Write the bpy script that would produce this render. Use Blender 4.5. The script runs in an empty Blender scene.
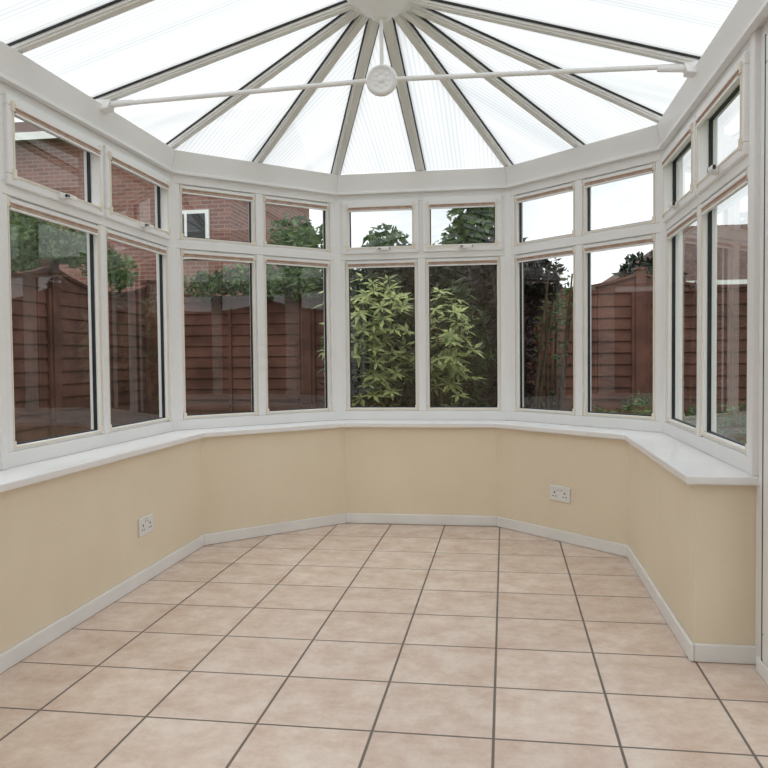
import bpy, math, random
from mathutils import Vector, Matrix
random.seed(7)
scene=bpy.context.scene
try:
    scene.view_settings.view_transform='Standard'
    scene.view_settings.look='None'
except Exception as e: print(e)

# ------------------------------------------------------------ materials
def newmat(name):
    m=bpy.data.materials.new(name); m.use_nodes=True
    nt=m.node_tree; nt.nodes.clear()
    o=nt.nodes.new('ShaderNodeOutputMaterial')
    return m,nt,o
def noise_mat(name,c1,c2,scale=8,rough=.6,bump=0.0,bscale=60,spec=.3,detail=4,lo=.35,hi=.65):
    m,nt,o=newmat(name)
    b=nt.nodes.new('ShaderNodeBsdfPrincipled'); b.inputs['Roughness'].default_value=rough
    b.inputs['Specular IOR Level'].default_value=spec
    tc=nt.nodes.new('ShaderNodeTexCoord')
    n=nt.nodes.new('ShaderNodeTexNoise'); n.inputs['Scale'].default_value=scale; n.inputs['Detail'].default_value=detail
    nt.links.new(tc.outputs['Object'],n.inputs['Vector'])
    r=nt.nodes.new('ShaderNodeValToRGB'); r.color_ramp.elements[0].position=lo; r.color_ramp.elements[1].position=hi
    r.color_ramp.elements[0].color=(*c1,1); r.color_ramp.elements[1].color=(*c2,1)
    nt.links.new(n.outputs['Fac'],r.inputs['Fac']); nt.links.new(r.outputs['Color'],b.inputs['Base Color'])
    if bump>0:
        n2=nt.nodes.new('ShaderNodeTexNoise'); n2.inputs['Scale'].default_value=bscale
        nt.links.new(tc.outputs['Object'],n2.inputs['Vector'])
        bp=nt.nodes.new('ShaderNodeBump'); bp.inputs['Strength'].default_value=bump; bp.inputs['Distance'].default_value=.01
        nt.links.new(n2.outputs['Fac'],bp.inputs['Height']); nt.links.new(bp.outputs['Normal'],b.inputs['Normal'])
    nt.links.new(b.outputs[0],o.inputs[0])
    return m
M_UPVC=noise_mat('white_upvc',(.87,.87,.865),(.90,.90,.895),3,.35,spec=.4)
M_RAFTER=noise_mat('rafter_upvc',(.80,.80,.78),(.86,.86,.84),3,.4)
M_SILL=noise_mat('white_sill',(.87,.865,.865),(.905,.90,.90),4,.25,spec=.5)
M_WALL=noise_mat('cream_plaster',(.82,.715,.555),(.85,.75,.59),2.5,.85,bump=.12,bscale=90,spec=.2)
M_BASE=noise_mat('white_baseboard_gloss',(.82,.82,.81),(.87,.87,.86),5,.35)
M_GASKET=noise_mat('black_gasket',(.02,.022,.025),(.035,.037,.04),20,.5)
M_CREAM=noise_mat('cream_blind_frame',(.82,.76,.64),(.86,.80,.69),10,.5)
M_BLIND=noise_mat('brown_pleated_blind',(.50,.35,.27),(.62,.47,.38),30,.8)
M_SOCK=noise_mat('socket_plastic',(.80,.80,.78),(.84,.84,.82),5,.3)
M_DARK=noise_mat('socket_slot_dark',(.03,.03,.03),(.05,.05,.05),5,.5)
M_METAL=noise_mat('chrome_handle',(.5,.5,.5),(.6,.6,.6),5,.25)
M_SOIL=noise_mat('garden_lawn',(.07,.13,.035),(.16,.25,.08),9,.9,bump=.5,bscale=40)
M_PAVE=noise_mat('patio_paving',(.28,.26,.24),(.40,.38,.35),5,.85)
M_BARK=noise_mat('bark',(.05,.035,.025),(.10,.075,.05),12,.9)
M_RTILE=noise_mat('roof_tiles',(.10,.06,.05),(.16,.10,.085),6,.8)

def glass_mat():
    m,nt,o=newmat('window_glass')
    t=nt.nodes.new('ShaderNodeBsdfTransparent'); t.inputs[0].default_value=(.62,.64,.64,1)
    g=nt.nodes.new('ShaderNodeBsdfGlossy'); g.inputs['Roughness'].default_value=.0
    g.inputs['Color'].default_value=(1,1,1,1)
    f=nt.nodes.new('ShaderNodeLayerWeight'); f.inputs['Blend'].default_value=.5
    pw=nt.nodes.new('ShaderNodeMath'); pw.operation='POWER'; pw.inputs[1].default_value=5
    nt.links.new(f.outputs['Facing'],pw.inputs[0])
    mm=nt.nodes.new('ShaderNodeMath'); mm.operation='MULTIPLY_ADD'; mm.inputs[1].default_value=.9; mm.inputs[2].default_value=.06; mm.use_clamp=True
    nt.links.new(pw.outputs[0],mm.inputs[0])
    x=nt.nodes.new('ShaderNodeMixShader'); nt.links.new(mm.outputs[0],x.inputs[0])
    nt.links.new(t.outputs[0],x.inputs[1]); nt.links.new(g.outputs[0],x.inputs[2]); nt.links.new(x.outputs[0],o.inputs[0])
    return m
M_GLASS=glass_mat()

def roof_mat():
    m,nt,o=newmat('polycarbonate_multiwall')
    uv=nt.nodes.new('ShaderNodeUVMap'); uv.uv_map='UVMap'
    w=nt.nodes.new('ShaderNodeTexWave'); w.wave_type='BANDS'; w.bands_direction='X'
    w.inputs['Scale'].default_value=13; w.inputs['Distortion'].default_value=0
    nt.links.new(uv.outputs[0],w.inputs['Vector'])
    mp=nt.nodes.new('ShaderNodeMapping'); mp.inputs['Scale'].default_value=(7,1.2,1)
    nt.links.new(uv.outputs[0],mp.inputs['Vector'])
    n=nt.nodes.new('ShaderNodeTexNoise'); n.inputs['Scale'].default_value=1.0; n.inputs['Detail'].default_value=5
    nt.links.new(mp.outputs[0],n.inputs['Vector'])
    r=nt.nodes.new('ShaderNodeValToRGB'); r.color_ramp.elements[0].position=.3; r.color_ramp.elements[1].position=.65
    r.color_ramp.elements[0].color=(.46,.475,.48,1); r.color_ramp.elements[1].color=(.56,.565,.565,1)
    nt.links.new(n.outputs['Fac'],r.inputs['Fac'])
    r2=nt.nodes.new('ShaderNodeValToRGB'); r2.color_ramp.elements[0].position=.0; r2.color_ramp.elements[1].position=.4
    r2.color_ramp.elements[0].color=(.82,.835,.845,1); r2.color_ramp.elements[1].color=(1,1,1,1)
    nt.links.new(w.outputs['Fac'],r2.inputs['Fac'])
    mx=nt.nodes.new('ShaderNodeMix'); mx.data_type='RGBA'; mx.blend_type='MULTIPLY'; mx.inputs[0].default_value=1
    nt.links.new(r.outputs['Color'],mx.inputs[6]); nt.links.new(r2.outputs['Color'],mx.inputs[7])
    t=nt.nodes.new('ShaderNodeBsdfTransparent'); nt.links.new(mx.outputs[2],t.inputs[0])
    tl=nt.nodes.new('ShaderNodeBsdfTranslucent'); nt.links.new(mx.outputs[2],tl.inputs[0])
    x=nt.nodes.new('ShaderNodeMixShader'); x.inputs[0].default_value=.92
    nt.links.new(t.outputs[0],x.inputs[1]); nt.links.new(tl.outputs[0],x.inputs[2])
    nt.links.new(x.outputs[0],o.inputs[0])
    return m
M_ROOF=roof_mat()

TILE=.333
def floor_mat():
    m,nt,o=newmat('ceramic_floor_tiles')
    tc=nt.nodes.new('ShaderNodeTexCoord')
    mp=nt.nodes.new('ShaderNodeMapping'); mp.inputs['Location'].default_value=(.035+10*TILE,-2.443+12*TILE,0)
    nt.links.new(tc.outputs['Object'],mp.inputs['Vector'])
    br=nt.nodes.new('ShaderNodeTexBrick'); br.offset=0; br.squash=1
    br.inputs['Scale'].default_value=1; br.inputs['Brick Width'].default_value=TILE; br.inputs['Row Height'].default_value=TILE
    br.inputs['Mortar Size'].default_value=.0048; br.inputs['Mortar Smooth'].default_value=.35
    br.inputs['Color1'].default_value=(.91,.89,.88,1); br.inputs['Color2'].default_value=(1,1,1,1); br.inputs['Mortar'].default_value=(1,1,1,1)
    nt.links.new(mp.outputs[0],br.inputs['Vector'])
    n=nt.nodes.new('ShaderNodeTexNoise'); n.inputs['Scale'].default_value=7; n.inputs['Detail'].default_value=12; n.inputs['Roughness'].default_value=.75
    nt.links.new(tc.outputs['Object'],n.inputs['Vector'])
    r=nt.nodes.new('ShaderNodeValToRGB'); r.color_ramp.elements[0].position=.36; r.color_ramp.elements[1].position=.62
    r.color_ramp.elements[0].color=(.68,.50,.40,1); r.color_ramp.elements[1].color=(.84,.72,.625,1)
    nt.links.new(n.outputs['Fac'],r.inputs['Fac'])
    mx=nt.nodes.new('ShaderNodeMix'); mx.data_type='RGBA'; mx.blend_type='MULTIPLY'; mx.inputs[0].default_value=1
    nt.links.new(r.outputs['Color'],mx.inputs[6]); nt.links.new(br.outputs['Color'],mx.inputs[7])
    mg=nt.nodes.new('ShaderNodeMix'); mg.data_type='RGBA'
    nt.links.new(br.outputs['Fac'],mg.inputs[0]); nt.links.new(mx.outputs[2],mg.inputs[6]); mg.inputs[7].default_value=(.20,.165,.14,1)
    b=nt.nodes.new('ShaderNodeBsdfPrincipled'); b.inputs['Specular IOR Level'].default_value=.5
    nt.links.new(mg.outputs[2],b.inputs['Base Color'])
    mr=nt.nodes.new('ShaderNodeMapRange'); mr.inputs[3].default_value=.26; mr.inputs[4].default_value=.9
    nt.links.new(br.outputs['Fac'],mr.inputs[0]); nt.links.new(mr.outputs[0],b.inputs['Roughness'])
    bp=nt.nodes.new('ShaderNodeBump'); bp.inputs['Strength'].default_value=.5; bp.inputs['Distance'].default_value=.004; bp.invert=True
    nt.links.new(br.outputs['Fac'],bp.inputs['Height'])
    bp2=nt.nodes.new('ShaderNodeBump'); bp2.inputs['Strength'].default_value=.12; bp2.inputs['Distance'].default_value=.004
    nt.links.new(n.outputs['Fac'],bp2.inputs['Height']); nt.links.new(bp.outputs['Normal'],bp2.inputs['Normal'])
    nt.links.new(bp2.outputs['Normal'],b.inputs['Normal'])
    nt.links.new(b.outputs[0],o.inputs[0])
    return m
M_FLOOR=floor_mat()

def brick_mat():
    m,nt,o=newmat('red_brickwork')
    tc=nt.nodes.new('ShaderNodeTexCoord'); sp=nt.nodes.new('ShaderNodeSeparateXYZ'); nt.links.new(tc.outputs['Object'],sp.inputs[0])
    ad=nt.nodes.new('ShaderNodeMath'); ad.operation='ADD'; nt.links.new(sp.outputs[0],ad.inputs[0]); nt.links.new(sp.outputs[1],ad.inputs[1])
    cb=nt.nodes.new('ShaderNodeCombineXYZ'); nt.links.new(ad.outputs[0],cb.inputs[0]); nt.links.new(sp.outputs[2],cb.inputs[1])
    br=nt.nodes.new('ShaderNodeTexBrick'); br.inputs['Scale'].default_value=1; br.inputs['Brick Width'].default_value=.225; br.inputs['Row Height'].default_value=.075
    br.inputs['Mortar Size'].default_value=.008
    br.inputs['Color1'].default_value=(.19,.07,.055,1); br.inputs['Color2'].default_value=(.28,.115,.09,1); br.inputs['Mortar'].default_value=(.30,.23,.20,1)
    nt.links.new(cb.outputs[0],br.inputs['Vector'])
    b=nt.nodes.new('ShaderNodeBsdfPrincipled'); b.inputs['Roughness'].default_value=.9
    nt.links.new(br.outputs['Color'],b.inputs['Base Color']); nt.links.new(b.outputs[0],o.inputs[0])
    return m
M_BRICK=brick_mat()
M_FENCE=noise_mat('red_brown_fence_wood',(.10,.046,.034),(.19,.088,.066),3,.85,bump=.3,bscale=30)
def leaf_mat(name,c1,c2,scale=4):
    m,nt,o=newmat(name)
    tc=nt.nodes.new('ShaderNodeTexCoord')
    n=nt.nodes.new('ShaderNodeTexNoise'); n.inputs['Scale'].default_value=scale; n.inputs['Detail'].default_value=6; n.inputs['Roughness'].default_value=.8
    nt.links.new(tc.outputs['Object'],n.inputs['Vector'])
    r=nt.nodes.new('ShaderNodeValToRGB'); r.color_ramp.elements[0].position=.40; r.color_ramp.elements[1].position=.60
    r.color_ramp.elements[0].color=(*c1,1); r.color_ramp.elements[1].color=(*c2,1)
    nt.links.new(n.outputs['Fac'],r.inputs['Fac'])
    d=nt.nodes.new('ShaderNodeBsdfPrincipled'); d.inputs['Roughness'].default_value=.45; nt.links.new(r.outputs['Color'],d.inputs['Base Color'])
    t=nt.nodes.new('ShaderNodeBsdfTranslucent'); nt.links.new(r.outputs['Color'],t.inputs[0])
    x=nt.nodes.new('ShaderNodeMixShader'); x.inputs[0].default_value=.3
    nt.links.new(d.outputs[0],x.inputs[1]); nt.links.new(t.outputs[0],x.inputs[2]); nt.links.new(x.outputs[0],o.inputs[0])
    return m
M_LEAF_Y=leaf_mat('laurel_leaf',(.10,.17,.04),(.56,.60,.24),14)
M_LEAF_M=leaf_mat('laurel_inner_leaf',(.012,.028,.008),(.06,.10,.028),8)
M_LEAF_G=leaf_mat('green_leaf',(.035,.075,.02),(.16,.25,.08),6)
M_LEAF_D=leaf_mat('dark_leaf',(.004,.009,.004),(.020,.034,.015),4)
M_LEAF_P=leaf_mat('purple_leaf',(.009,.007,.008),(.032,.019,.021),4)

# ------------------------------------------------------------ mesh builder
class MB:
    def __init__(s): s.v=[];s.f=[];s.m=[];s.mats=[];s.uv=[];s.sm=[]
    def mi(s,mat):
        if mat not in s.mats: s.mats.append(mat)
        return s.mats.index(mat)
    def add(s,vs,fs,mat,uvs=None,smooth=False):
        b=len(s.v); s.v+= [tuple(v) for v in vs]; k=s.mi(mat)
        for i,f in enumerate(fs):
            s.f.append([b+j for j in f]); s.m.append(k); s.sm.append(smooth)
            s.uv.append(uvs[i] if uvs else None)
    def box8(s,p,mat):
        s.add(p,[(3,2,1,0),(4,5,6,7),(0,1,5,4),(1,2,6,5),(2,3,7,6),(3,0,4,7)],mat)
    def fbox(s,F,u0,u1,n0,n1,z0,z1,mat):
        s.box8([F(u0,n0,z0),F(u1,n0,z0),F(u1,n1,z0),F(u0,n1,z0),F(u0,n0,z1),F(u1,n0,z1),F(u1,n1,z1),F(u0,n1,z1)],mat)
    def pane(s,F,u0,u1,n,z0,z1,mat):
        s.add([F(u0,n,z0),F(u1,n,z0),F(u1,n,z1),F(u0,n,z1)],[(0,1,2,3)],mat)
    def box(s,x0,x1,y0,y1,z0,z1,mat): s.fbox(lambda a,b,c:(a,b,c),x0,x1,y0,y1,z0,z1,mat)
    def prism(s,poly,z0,z1,mat):
        n=len(poly)
        vs=[(p[0],p[1],z0) for p in poly]+[(p[0],p[1],z1) for p in poly]
        fs=[tuple(range(n))[::-1],tuple(range(n,2*n))]+[(i,(i+1)%n,n+(i+1)%n,n+i) for i in range(n)]
        s.add(vs,fs,mat)
    def beam(s,p0,p1,w,h,mat,off=0.0,up=Vector((0,0,1)),vo=0.0):
        p0=Vector(p0);p1=Vector(p1); d=(p1-p0).normalized(); a=d.cross(up).normalized(); b=a.cross(d).normalized()
        def q(p,x,y): return p+a*(x+off)+b*(y+vo)
        s.box8([q(p0,-w/2,-h),q(p0,w/2,-h),q(p1,w/2,-h),q(p1,-w/2,-h),q(p0,-w/2,0),q(p0,w/2,0),q(p1,w/2,0),q(p1,-w/2,0)],mat)
    def cyl(s,p0,p1,r0,r1,mat,seg=16,caps=True):
        p0=Vector(p0);p1=Vector(p1); d=(p1-p0).normalized()
        a=d.orthogonal().normalized(); b=d.cross(a)
        vs=[];
        for p,r in((p0,r0),(p1,r1)):
            for i in range(seg):
                t=2*math.pi*i/seg; vs.append(p+(a*math.cos(t)+b*math.sin(t))*r)
        s.add(vs,[(i,(i+1)%seg,seg+(i+1)%seg,seg+i) for i in range(seg)],mat,smooth=True)
        if caps: 
            s.add(vs[:seg],[tuple(range(seg))[::-1]],mat); s.add(vs[seg:],[tuple(range(seg))],mat)
    def lathe(s,c,axis,prof,mat,seg=32):
        c=Vector(c); d=Vector(axis).normalized(); a=d.orthogonal().normalized(); b=d.cross(a)
        vs=[]
        for r,h in prof:
            for i in range(seg):
                t=2*math.pi*i/seg; vs.append(c+d*h+(a*math.cos(t)+b*math.sin(t))*r)
        fs=[]
        for k in range(len(prof)-1):
            for i in range(seg):
                j=(i+1)%seg; fs.append((k*seg+i,k*seg+j,(k+1)*seg+j,(k+1)*seg+i))
        s.add(vs,fs,mat,smooth=True)
        s.add(vs[:seg],[tuple(range(seg))[::-1]],mat); s.add(vs[-seg:],[tuple(range(seg))],mat)
    def ball(s,c,r,mat,sc=(1,1,1),seg=12,rings=8):
        c=Vector(c); vs=[];fs=[]
        for k in range(rings+1):
            ph=math.pi*k/rings
            for i in range(seg):
                t=2*math.pi*i/seg
                vs.append(c+Vector((r*sc[0]*math.sin(ph)*math.cos(t),r*sc[1]*math.sin(ph)*math.sin(t),r*sc[2]*math.cos(ph))))
        for k in range(rings):
            for i in range(seg):
                j=(i+1)%seg; fs.append((k*seg+i,(k+1)*seg+i,(k+1)*seg+j,k*seg+j))
        s.add(vs,fs,mat,smooth=True)
    def obj(s,name,parent=None,bevel=0,fix=True):
        me=bpy.data.meshes.new(name); me.from_pydata(s.v,[],s.f)
        for mt in s.mats: me.materials.append(mt)
        me.polygons.foreach_set('material_index',s.m); me.polygons.foreach_set('use_smooth',s.sm)
        if any(u is not None for u in s.uv):
            ul=me.uv_layers.new(name='UVMap')
            for p,u in zip(me.polygons,s.uv):
                if u:
                    for li,c in zip(p.loop_indices,u): ul.data[li].uv=c
        me.update()
        if fix:
            import bmesh
            bm=bmesh.new(); bm.from_mesh(me); bmesh.ops.recalc_face_normals(bm,faces=bm.faces); bm.to_mesh(me); bm.free()
        ob=bpy.data.objects.new(name,me); scene.collection.objects.link(ob)
        if parent: ob.parent=parent
        if bevel:
            b=ob.modifiers.new('bevel','BEVEL'); b.width=bevel; b.segments=2; b.limit_method='ANGLE'; b.angle_limit=math.radians(40)
        return ob
def empty(name):
    e=bpy.data.objects.new(name,None); scene.collection.objects.link(e); return e

# ------------------------------------------------------------ plan
CX=-.52; HW=1.145; BH=.47; YB=4.80; FD=.675; YF=-.8; YE=2.745
P_in=[Vector((CX-HW,YF)),Vector((CX-HW,YB-FD)),Vector((CX-BH,YB)),Vector((CX+BH,YB)),Vector((CX+HW,YB-FD)),Vector((CX+HW,YE))]
def offset(t):
    pts=[]; n=len(P_in)
    for i,p in enumerate(P_in):
        ns=[]
        if i>0: d=(p-P_in[i-1]).normalized(); ns.append(Vector((-d.y,d.x)))
        if i<n-1: d=(P_in[i+1]-p).normalized(); ns.append(Vector((-d.y,d.x)))
        if len(ns)==1: pts.append(p+ns[0]*t)
        else:
            b=(ns[0]+ns[1]).normalized(); pts.append(p+b*(t/b.dot(ns[0])))
    return pts
sides=['left','back_left','back','back_right','right']
SILL=.632
O_in=offset(0); O_out=offset(.29)
for i,s in enumerate(sides):
    b=MB(); b.prism([O_in[i],O_in[i+1],O_out[i+1],O_out[i]],0,SILL-.03,M_WALL); b.obj('wall_'+s)
B_in=offset(-.014); B_o=offset(-.0005)
def shift_end(pts,d):
    q=[p.copy() for p in pts]; q[-1].y+=d; return q
Be=shift_end(B_in,-.014); Bo=shift_end(B_o,-.014)
for i,s in enumerate(sides):
    b=MB(); b.prism([Be[i],Be[i+1],Bo[i+1],Bo[i]],0.001,.062,M_BASE); b.obj('baseboard_'+s,bevel=.004)
b=MB(); b.box(CX+HW,CX+HW+.21,YE-.014,YE-.0005,0.001,.062,M_BASE); b.obj('baseboard_right_end',bevel=.004)
S_in=shift_end(offset(-.03),-.03); S_out=shift_end(offset(.28),-.03)
b=MB()
poly=S_in+S_out[::-1]
b.prism(poly,SILL-.03,SILL,M_SILL); b.obj('trim_1',bevel=.006)
fl=offset(.29)
b=MB(); b.prism([Vector((CX+HW+.29,YF-.2)),Vector((CX-HW-.29,YF-.2))]+fl[1:5]+[Vector((CX+HW+.29,YE))],-.1,0,M_FLOOR); b.obj('floor')

# ------------------------------------------------------------ windows
W=offset(.21)
ZH=2.10; ZT0,ZT1=1.660,1.710
def frameF(A,B):
    A=Vector(A);B=Vector(B); d=(B-A).normalized(); n=Vector((-d.y,d.x)); L=(B-A).length
    return (lambda u,nn,z:(A.x+d.x*u+n.x*nn,A.y+d.y*u+n.y*nn,z)),L
def ring(b,F,u0,u1,z0,z1,w,n0,n1,mat):
    b.fbox(F,u0,u1,n0,n1,z0,z0+w,mat); b.fbox(F,u0,u1,n0,n1,z1-w,z1,mat)
    b.fbox(F,u0,u0+w,n0,n1,z0+w,z1-w,mat); b.fbox(F,u1-w,u1,n0,n1,z0+w,z1-w,mat)
wc=[0]
def window(A,B,mods,top_open,trimL=.028,trimR=.028):
    wc[0]+=1; par=empty('window_%d'%wc[0])
    F,L=frameF(A,B)
    fr=MB(); gl=MB(); bl=MB(); gk=MB(); cr=MB(); hd=MB()
    a,bb=trimL,L-trimR
    N0,N1=-.03,.04
    fr.fbox(F,a,bb,N0,N1,SILL,.69,M_UPVC)
    fr.fbox(F,a,bb,N0,N1,ZT0,ZT1,M_UPVC)
    fr.fbox(F,a,bb,N0,N1,2.025,ZH,M_UPVC)
    step=(bb-a)/mods
    for k in range(mods+1):
        u=a+step*k
        if k==0: x0,x1=u,u+.035
        elif k==mods: x0,x1=u-.035,u
        else: x0,x1=u-.025,u+.025
        for z0,z1 in ((.69,ZT0),(ZT1,2.025)): fr.fbox(F,x0,x1,N0,N1,z0,z1,M_UPVC)
    for k in range(mods):
        u0=a+step*k+(.035 if k==0 else .025); u1=a+step*(k+1)-(.035 if k==mods-1 else .025)
        for (z0,z1,op) in ((.69,ZT0,False),(ZT1,2.025,top_open)):
            w=.030 if op else .020
            n0=-.045 if op else -.02
            e=.012 if op else 0
            ring(fr,F,u0-e,u1+e,z0-e,z1+e,w+e,n0,.03,M_UPVC)
            g0,g1,h0,h1=u0+w,u1-w,z0+w,z1-w
            ring(gk,F,g0,g1,h0,h1,.005,-.004,.012,M_GASKET)
            gl.pane(F,g0+.002,g1-.002,.004,h0+.002,h1-.002,M_GLASS)
            ring(cr,F,g0-.010,g1+.010,h0-.010,h1+.010,.007,n0-.004,n0+.001,M_CREAM)
            bl.fbox(F,g0-.004,g1+.004,n0-.012,n0+.004,h1-.004,h1+.010,M_UPVC)
            for j in range(3):
                zz=h1-.004-.006*(j+1)
                bl.fbox(F,g0,g1,n0-.010+.003*(j%2),n0+.006+.003*(j%2),zz+.0008,zz+.006,M_BLIND)
            bl.fbox(F,g0,g1,n0-.010,n0+.004,h1-.031,h1-.023,M_UPVC)
            for uu in (g0-.008,g1+.008):
                for zz in (h0+.0,h1-.0):
                    cr.fbox(F,uu-.010,uu+.010,n0-.007,n0+.001,zz-.018,zz+.018,M_CREAM)
            if op:
                c=(u0+u1)/2; zb=z0+.012
                hd.fbox(F,c-.022,c+.022,n0-.016,n0,zb-.012,zb+.012,M_UPVC)
                hd.fbox(F,c-.008,c+.062,n0-.034,n0-.018,zb-.009,zb+.009,M_UPVC)
                hd.fbox(F,c-.008,c+.008,n0-.034,n0,zb-.008,zb+.008,M_UPVC)
                hd.fbox(F,c+.062,c+.066,n0-.032,n0-.020,zb-.008,zb+.008,M_DARK)
    fr.obj('frame',par,bevel=.004); gl.obj('glass',par); gk.obj('gasket',par); cr.obj('blind_frame',par); bl.obj('pleated_blind',par)
    if top_open: hd.obj('handle',par,bevel=.003)
    return par
yS=YE-.01; yL=2.66
window(Vector((W[0].x,YF)),Vector((W[0].x,yL)),5,True,.02,.03)
window(Vector((W[0].x,yL)),W[1],2,True,.03,.028)
window(W[1],W[2],2,False)
window(W[2],W[3],2,True)
window(W[3],W[4],2,False)
window(W[4],Vector((W[4].x,yS)),2,True,.028,.03)
tn=[2]
def post(p,bis,w=.042):
    bis=Vector(bis).normalized(); t=Vector((bis.y,-bis.x))
    b=MB()
    pts=[p-bis*.040-t*w*.55,p-bis*.040+t*w*.55,p+t*w-bis*.01,p+bis*.05+t*w,p+bis*.05-t*w,p-t*w-bis*.01]
    b.prism(pts,SILL,ZH,M_UPVC); b.obj('trim_%d'%tn[0],bevel=.004); tn[0]+=1
for i in range(1,5):
    post(W[i],(offset(.3)[i]-offset(0)[i]))
post(Vector((W[0].x,yL)),(-1,0),.034)
DX=W[4].x+.02
b=MB(); b.box(W[4].x-.035,W[4].x+.04,YE-.025,YE+.02,SILL,ZH,M_UPVC)
b.box(DX-.035,DX+.05,YE-.06,YE+.0,0.0,ZH,M_UPVC)
b.obj('trim_%d'%tn[0],bevel=.004); tn[0]+=1

# ------------------------------------------------------------ patio door on the right
par=empty('door_1')
F,L=frameF((DX,YE-.06),(DX,.75))
fr=MB(); gl=MB(); gk=MB(); hd=MB()
fr.fbox(F,0,L,-.05,.05,0,.05,M_UPVC); fr.fbox(F,0,L,-.035,.05,2.03,ZH,M_UPVC)
fr.fbox(F,0,.045,-.035,.05,.05,2.03,M_UPVC); fr.fbox(F,L-.045,L,-.035,.05,.05,2.03,M_UPVC)
mid=L/2
for (u0,u1) in ((.045,mid-.002),(mid+.002,L-.045)):
    ring(fr,F,u0,u1,.052,2.028,.085,-.045,.03,M_UPVC)
    ring(gk,F,u0+.085,u1-.085,.137,1.943,.008,-.01,.01,M_GASKET)
    gl.pane(F,u0+.087,u1-.087,0,.139,1.941,M_GLASS)
ring(gk,F,.041,.047,.05,2.03,.003,-.046,-.036,M_GASKET)
hd.fbox(F,mid-.06,mid-.03,-.055,-.045,.92,1.14,M_METAL); hd.fbox(F,mid-.15,mid-.035,-.085,-.07,1.05,1.07,M_METAL); hd.fbox(F,mid-.055,mid-.035,-.085,-.05,1.05,1.07,M_METAL)
fr.obj('frame',par,bevel=.004); gl.obj('glass',par); gk.obj('gasket',par); hd.obj('handle',par,bevel=.004)
b=MB(); b.box(CX+HW+.18,CX+HW+.30,YF,.748,0,ZH,M_WALL); b.obj('wall_right_house')
b=MB(); b.box(CX-HW-.27,CX+HW+.27,YF-.2,YF,0,2.9,M_WALL); b.obj('wall_house')

# ------------------------------------------------------------ eaves beam
E_b=offset(.170); E_t=offset(.140); E_o=offset(.31)
for q in (E_b,E_t,E_o): q[-1].y=YF
z0,z1=2.085,2.200
b=MB()
for i in range(5):
    pts=[(E_b[i].x,E_b[i].y,z0),(E_b[i+1].x,E_b[i+1].y,z0),(E_o[i+1].x,E_o[i+1].y,z0),(E_o[i].x,E_o[i].y,z0),
         (E_t[i].x,E_t[i].y,z1),(E_t[i+1].x,E_t[i+1].y,z1),(E_o[i+1].x,E_o[i+1].y,z1),(E_o[i].x,E_o[i].y,z1)]
    b.box8(pts,M_UPVC)
b.obj('trim_%d'%tn[0],bevel=.003); tn[0]+=1
b=MB()
a0,a1=offset(.150),offset(.18); a0[-1].y=YF;a1[-1].y=YF
for i in range(5): b.prism([a0[i],a0[i+1],a1[i+1],a1[i]],2.075,2.09,M_UPVC)
b.obj('trim_%d'%tn[0],bevel=.002); tn[0]+=1

# ------------------------------------------------------------ roof (glazed ceiling)
HY=3.40; HZ=2.622; ZE=2.22
E=offset(.22); E[-1].y=YF
XL,XR=E[1].x,E[4].x
H=Vector((CX,HY,HZ))
def P3(v,z=ZE): return Vector((v.x,v.y,z))
ends=[Vector((XL,HY,ZE)),P3(E[1]),P3((E[1]+E[2])/2),P3(E[2]),P3((E[2]+E[3])/2),P3(E[3]),P3((E[3]+E[4])/2),P3(E[4]),Vector((XR,HY,ZE))]
roof=empty('ceiling')
pn=MB()
def panel(vs,tang):
    t=Vector(tang).normalized()
    uv=[[(v.dot(t),v.z) for v in vs]]
    pn.add(vs,[tuple(range(len(vs)))],M_ROOF,uvs=uv)
for i in range(len(ends)-1):
    a,c=ends[i],ends[i+1]; panel([H,a,c],(c-a))
ys=[HY,2.78,2.16,1.54,.92,.30,-.32,YF]
for i in range(len(ys)-1):
    y0,y1=ys[i],ys[i+1]
    panel([Vector((XL,y0,ZE)),Vector((XL,y1,ZE)),Vector((CX,y1,HZ)),Vector((CX,y0,HZ))],(0,1,0))
    panel([Vector((XR,y0,ZE)),Vector((XR,y1,ZE)),Vector((CX,y1,HZ)),Vector((CX,y0,HZ))],(0,1,0))
pn.obj('glazing_panels',roof)
ra=MB()
def rafter(p0,p1):
    ra.beam(p0,p1,.050,.020,M_RAFTER,vo=-.004)
    ra.beam(p0,p1,.034,.028,M_RAFTER,vo=-.004)
    for o in (-.029,.029): ra.beam(p0,p1,.007,.010,M_GASKET,off=o,vo=-.003)
    ra.beam(p0,p1,.055,.02,M_RAFTER,vo=.026)
for e in ends:
    d=(e-H); rafter(H+d*(.05),e)
for y in ys[1:-1]:
    rafter(Vector((CX,y,HZ)),Vector((XL,y,ZE))); rafter(Vector((CX,y,HZ)),Vector((XR,y,ZE)))
ra.obj('rafters',roof,bevel=.003)
rb=MB(); rb.beam((CX,HY,HZ+.03),(CX,YF,HZ+.03),.10,.10,M_RAFTER); rb.obj('ridge_beam',roof,bevel=.006)
hb=MB(); hb.lathe((CX,HY,HZ-.02),(0,0,-1),[(.15,-.03),(.15,.03),(.135,.045),(.10,.055),(.085,.075),(.05,.085),(.04,.105),(.02,.11),(.001,.11)],M_UPVC,40)
hb.obj('hub_boss',roof)

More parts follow.
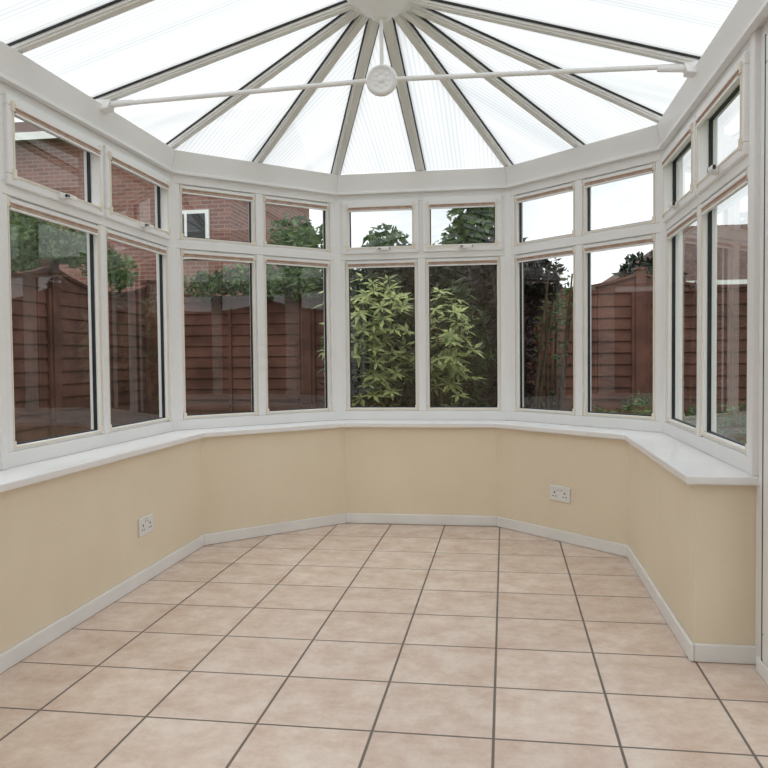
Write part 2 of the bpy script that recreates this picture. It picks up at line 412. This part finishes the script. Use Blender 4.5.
tie=empty('ceiling_tie_bar')
b=MB(); ZB=2.232
eL=offset(.150)[1].x; eR=offset(.150)[4].x
b.cyl((eL+.04,HY,ZB-.03),(CX-.05,HY,ZB+.002),.0105,.0105,M_UPVC); b.cyl((CX+.05,HY,ZB+.002),(eR-.04,HY,ZB-.02),.0105,.0105,M_UPVC)
b.obj('bar',tie)
b=MB()
for x,sg in ((eL,1),(eR,-1)):
    b.cyl((x+sg*.02,HY,ZB-.03),(x+sg*.15,HY,ZB-.026),.017,.012,M_UPVC)
    b.box8([Vector(q) for q in [(x,HY-.035,ZB-.06),(x+sg*.04,HY-.035,ZB-.055),(x+sg*.04,HY+.035,ZB-.055),(x,HY+.035,ZB-.06),(x-sg*.02,HY-.035,ZB-.012),(x+sg*.05,HY-.02,ZB-.012),(x+sg*.05,HY+.02,ZB-.012),(x-sg*.02,HY+.035,ZB-.012)]],M_UPVC)
b.obj('brackets',tie,bevel=.003)
b=MB(); b.cyl((CX,HY,ZB+.05),(CX,HY,HZ-.12),.0085,.0085,M_UPVC); b.obj('rod',tie)
b=MB()
b.lathe((CX,HY,ZB),(0,-1,0),[(.001,-.02),(.052,-.02),(.064,-.012),(.069,0),(.064,.012),(.055,.018),(.051,.014),(.020,.013),(.001,.013)],M_UPVC,40)
for k in range(8):
    t=2*math.pi*k/8; b.ball((CX+.031*math.cos(t),HY-.011,ZB+.031*math.sin(t)),.011,M_UPVC,(1,.45,1))
b.ball((CX,HY-.013,ZB),.016,M_UPVC,(1,.5,1))
b.obj('rosette',tie)

# ------------------------------------------------------------ sockets
def socket(p,d,n_in):
    par=empty('wall_socket')
    d=Vector(d).normalized(); n=Vector(n_in).normalized(); p=Vector(p)
    F=lambda u,nn,z:(p.x+d.x*u+n.x*nn,p.y+d.y*u+n.y*nn,p.z+z)
    b=MB(); b.fbox(F,-.073,.073,0.0005,.009,-.043,.043,M_SOCK); b.obj('faceplate',par,bevel=.004)
    b=MB()
    for c in (-.036,.036):
        b.fbox(F,c-.004,c+.004,.008,.0098,.0,.010,M_DARK)
        b.fbox(F,c-.014,c-.006,.008,.0098,-.018,-.013,M_DARK); b.fbox(F,c+.006,c+.014,.008,.0098,-.018,-.013,M_DARK)
    for c in (-.012,.012):
        b.fbox(F,c-.006,c+.006,.008,.013,.020,.036,M_SOCK)
        b.fbox(F,c-.007,c+.007,.008,.0095,.017,.0192,M_DARK)
    b.obj('slots_and_switches',par)
socket((CX-HW,3.43,.263),(0,1,0),(1,0,0))
q=Vector((CX+BH,YB))+Vector((.707,-.707))*.50
socket((q.x,q.y,.266),(.707,-.707,0),(-.707,-.707,0))

# ------------------------------------------------------------ garden
b=MB(); b.box(-40,40,-20,60,-.20,-.12,M_SOIL); b.obj('garden_lawn_ground')
b=MB()
pv=offset(1.2); pi=offset(.30)
for i in range(5): b.prism([pi[i],pi[i+1],pv[i+1],pv[i]],-.12,-.09,M_PAVE)
b.obj('patio_paving')
def fence(A,B,ztop=1.82,pw=1.83):
    A=Vector(A);B=Vector(B); F,L=frameF(A,B)
    n=max(1,round(L/pw)); w=L/n; b=MB()
    for k in range(n+1):
        b.fbox(F,k*w-.05,k*w+.05,-.05,.05,-.15,ztop+.08,M_FENCE)
        b.fbox(F,k*w-.06,k*w+.06,-.06,.06,ztop+.08,ztop+.11,M_FENCE)
    for k in range(n):
        u0=k*w+.05;u1=(k+1)*w-.05
        seg=8; nb=14
        for j in range(nb):
            za=-.02+j*(ztop-.14)/nb; zb=za+(ztop-.14)/nb+.015
            b.box8([F(u0,-.012,za),F(u1,-.012,za),F(u1,.004,za),F(u0,.004,za),F(u0,.006,zb),F(u1,.006,zb),F(u1,.016,zb),F(u0,.016,zb)],M_FENCE)
        zt=ztop-.15
        h=lambda f: .03+.14*(2*f-1)**2
        for j in range(seg):
            f0,f1=j/seg,(j+1)/seg
            ua=u0+(u1-u0)*f0;ub=u0+(u1-u0)*f1
            b.box8([F(ua,-.01,zt),F(ub,-.01,zt),F(ub,.01,zt),F(ua,.01,zt),F(ua,-.01,zt+h(f0)),F(ub,-.01,zt+h(f1)),F(ub,.01,zt+h(f1)),F(ua,.01,zt+h(f0))],M_FENCE)
            b.box8([F(ua,-.03,zt+h(f0)),F(ub,-.03,zt+h(f1)),F(ub,.03,zt+h(f1)),F(ua,.03,zt+h(f0)),F(ua,-.03,zt+h(f0)+.03),F(ub,-.03,zt+h(f1)+.03),F(ub,.03,zt+h(f1)+.03),F(ua,.03,zt+h(f0)+.03)],M_FENCE)
        for uu in (u0+.02,(u0+u1)/2,u1-.02):
            b.fbox(F,uu-.02,uu+.02,-.035,-.012,-.02,zt,M_FENCE)
    return b.obj('garden_fence')
fence((-4.0,-3),(-4.0,8.4)); fence((-3.9,8.4),(4.9,8.4)); fence((5.0,8.4),(5.0,-3))

def leafgeo(blobs,size,asp,droop=0.0):
    V=[];Fc=[]
    for (c,r,cnt) in blobs:
        for _ in range(cnt):
            d=Vector((random.gauss(0,1),random.gauss(0,1),random.gauss(0,1))).normalized()*random.random()**.4
            p=Vector((c[0]+d.x*r[0],c[1]+d.y*r[1],c[2]+d.z*r[2]))
            if p.z<-.1: p.z=-.1+random.random()*.1
            a=Vector((random.gauss(0,1),random.gauss(0,1),random.gauss(-.3,.7)-droop)).normalized()
            s_=a.cross(Vector((random.gauss(0,1),random.gauss(0,1),random.gauss(0,1)))).normalized()
            s=size*random.uniform(.6,1.3)
            nb=a.cross(s_)*s*.12
            i=len(V)
            V+= [p-a*s*.5,p+s_*s*asp*.5-a*s*.05+nb,p+a*s*.5,p-s_*s*asp*.5-a*s*.05+nb]
            Fc.append((i,i+1,i+2)); Fc.append((i,i+2,i+3))
    return V,Fc
def whorls(c,r,cnt,size,asp):
    # rosettes of leaves at the shoot tips
    V=[];Fc=[]
    for _ in range(cnt):
        d=Vector((random.gauss(0,1),random.gauss(0,1)-.5,random.gauss(0,1))).normalized()*random.random()**.3
        p=Vector((c[0]+d.x*r[0],c[1]+d.y*r[1],c[2]+d.z*r[2]))
        ax=Vector((d.x*.5,d.y*.5-.3,1)).normalized(); e1=ax.orthogonal().normalized(); e2=ax.cross(e1)
        n=random.randint(5,8); ph=random.random()*6
        for k in range(n):
            t=ph+2*math.pi*k/n
            a=((e1*math.cos(t)+e2*math.sin(t))+ax*random.uniform(-.35,.6)).normalized()
            s_=a.cross(ax).normalized(); s=size*random.uniform(.7,1.2); dn=Vector((0,0,-1))*s*.12
            i=len(V)
            V+=[p,p+a*s*.45+s_*s*asp*.5,p+a*s+dn,p+a*s*.45-s_*s*asp*.5]
            Fc.append((i,i+1,i+2)); Fc.append((i,i+2,i+3))
    return V,Fc
def leaves(name,blobs,mat,size=.08,asp=.35,stem=None,inner=None,droop=0.0,wh=None):
    b=MB()
    if blobs:
        V,Fc=leafgeo(blobs,size,asp,droop); b.add(V,Fc,mat)
    if wh:
        for (c,r,cnt) in wh:
            V,Fc=whorls(c,r,cnt,size,asp); b.add(V,Fc,mat)
    if inner:
        V,Fc=leafgeo(inner[0],inner[2],.4); b.add(V,Fc,inner[1])
    if stem:
        for (p0,p1,r0,r1) in stem: b.cyl(p0,p1,r0,r1,M_BARK,8)
    return b.obj(name,fix=False)
def stems(c,n,h,spread):
    out=[]
    for i in range(n):
        t=2*math.pi*i/n+random.random()*.5
        out.append(((c[0]+.03*math.cos(t),c[1]+.03*math.sin(t),-.15),(c[0]+spread*math.cos(t),c[1]+spread*math.sin(t),h),.022,.008))
    return out
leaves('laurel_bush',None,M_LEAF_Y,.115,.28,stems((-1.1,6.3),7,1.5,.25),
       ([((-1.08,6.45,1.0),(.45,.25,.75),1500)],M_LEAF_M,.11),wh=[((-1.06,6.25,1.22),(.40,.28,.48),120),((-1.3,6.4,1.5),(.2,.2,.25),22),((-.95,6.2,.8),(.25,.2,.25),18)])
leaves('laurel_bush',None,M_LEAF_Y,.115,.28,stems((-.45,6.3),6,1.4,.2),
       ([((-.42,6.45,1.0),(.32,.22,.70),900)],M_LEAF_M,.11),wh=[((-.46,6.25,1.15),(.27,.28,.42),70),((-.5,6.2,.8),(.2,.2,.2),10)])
leaves('dark_hedge',[((-1.2+.45*k,7.6,.9),(.5,.3,1.15),3000) for k in range(3)]+[((-.9,7.65,1.75),(.7,.28,.3),1300),((-.2,7.65,1.5),(.3,.28,.5),1300)],M_LEAF_D,.11,.5,stems((-.6,7.6),6,1.8,.6))
leaves('purple_leaf_tree',[((.0,6.95,1.6),(.34,.2,.5),1700),((-.02,6.95,1.0),(.30,.2,.7),1500),((.25,6.95,1.72),(.25,.2,.25),450)],M_LEAF_P,.09,.5,stems((.15,6.95),7,1.75,.30))
leaves('border_shrub',[((.75+.5*k,7.2,.26+.1*(k%2)),(.36,.3,.36),650) for k in range(6)],M_LEAF_G,.08,.35)
leaves('slender_green_tree',[((.42,7.7,1.60),(.30,.2,.35),300),((.40,7.7,1.0),(.22,.15,.5),120)],M_LEAF_G,.08,.4,stems((.42,7.7),6,1.8,.25))
leaves('climbing_ivy',[((-3.2+.35*k,8.2,1.84+.05*math.sin(k*2)),(.3,.14,.17),280) for k in range(6)],M_LEAF_G,.08,.55)
leaves('climbing_ivy',[((-3.88,3.0+.45*k,1.98+.09*math.sin(k)),(.14,.35,.20),300) for k in range(11)],M_LEAF_G,.08,.55)
def tree(c,h,r,mat,n=2600,nm='garden_tree'):
    leaves(nm,[((c[0]+random.uniform(-.4,.4)*r,c[1]+random.uniform(-.4,.4)*r,h*(.45+.5*j/5)),(r*(1-.1*j),r*(1-.1*j),h*.16),n//6) for j in range(6)],mat,.16,.5,[((c[0],c[1],-.15),(c[0],c[1],h*.8),.12,.05)])
tree((-3.1,12.0),3.0,.85,M_LEAF_G,2200); tree((-.3,11.5),3.25,.75,M_LEAF_G,3000); tree((1.9,11.5),2.25,.8,M_LEAF_D)
tree((-1.7,12.5),2.8,.8,M_LEAF_G); tree((-6.9,9.8),2.9,1.0,M_LEAF_G,3200); tree((6.9,9.5),2.6,1.0,M_LEAF_G)

def house(name,x0,x1,y0,y1,ze,zr,hip=0,wins=()):
    b=MB(); b.box(x0,x1,y0,y1,-.2,ze,M_BRICK)
    ym=(y0+y1)/2; o=.3
    vs=[(x0-o,y0-o,ze),(x1+o,y0-o,ze),(x1+o,y1+o,ze),(x0-o,y1+o,ze),(x0-o+hip,ym,zr),(x1+o-hip,ym,zr)]
    b.add(vs,[(0,1,5,4),(2,3,4,5)],M_RTILE)
    b.add(vs,[(1,2,5),(3,0,4)],M_RTILE if hip>0 else M_BRICK); b.add(vs,[(3,2,1,0)],M_UPVC)
    b.box(x0-o,x1+o,y0-o-.02,y0-o,ze-.12,ze+.02,M_UPVC)
    for (u,w,za,zb) in wins:
        b.box(u,u+w,y0-.05,y0+.02,za,zb,M_UPVC); b.box(u+.07,u+w/2-.03,y0-.06,y0,za+.07,zb-.07,M_GASKET); b.box(u+w/2+.03,u+w-.07,y0-.06,y0,za+.07,zb-.07,M_GASKET)
    b.obj(name)
house('neighbour_house',-18,-5.0,14,20,5.3,6.6,0,[(-6.3,.9,2.9,3.8),(-11.5,1.3,2.6,3.9)])
house('neighbour_house',3.3,12,26,33,3.3,5.6,3.5,[(4.2,1.2,2.0,3.0),(8,1.5,2.0,3.0)])

# ------------------------------------------------------------ world: bright overcast sky
w=bpy.data.worlds.new('overcast_sky'); scene.world=w; w.use_nodes=True
nt=w.node_tree; nt.nodes.clear()
o=nt.nodes.new('ShaderNodeOutputWorld'); bg=nt.nodes.new('ShaderNodeBackground'); bg.inputs['Strength'].default_value=2.1
tc=nt.nodes.new('ShaderNodeTexCoord'); n=nt.nodes.new('ShaderNodeTexNoise'); n.inputs['Scale'].default_value=2.6; n.inputs['Detail'].default_value=6
nt.links.new(tc.outputs['Generated'],n.inputs['Vector'])
r=nt.nodes.new('ShaderNodeValToRGB'); r.color_ramp.elements[0].position=.40; r.color_ramp.elements[1].position=.60
r.color_ramp.elements[0].color=(.68,.71,.75,1); r.color_ramp.elements[1].color=(1,.995,.98,1)
nt.links.new(n.outputs['Fac'],r.inputs['Fac']); nt.links.new(r.outputs['Color'],bg.inputs['Color']); nt.links.new(bg.outputs[0],o.inputs[0])
sd=bpy.data.lights.new('sun','SUN'); sd.energy=1.5; sd.angle=math.radians(60); sd.color=(1,.97,.92); so=bpy.data.objects.new('sun',sd); scene.collection.objects.link(so)
so.rotation_euler=(math.radians(25),math.radians(-15),0)

# ------------------------------------------------------------ camera
cd=bpy.data.cameras.new('camera'); cd.sensor_width=36; cd.lens=785/768*36; cd.clip_start=.02; cd.clip_end=200
co=bpy.data.objects.new('camera',cd); scene.collection.objects.link(co)
R=Matrix.Rotation(math.radians(8.76),4,'Z')@Matrix.Rotation(math.radians(90-1.95),4,'X')@Matrix.Rotation(-.010,4,'Z')
co.matrix_world=Matrix.Translation((0,0,1.035))@R
scene.camera=co
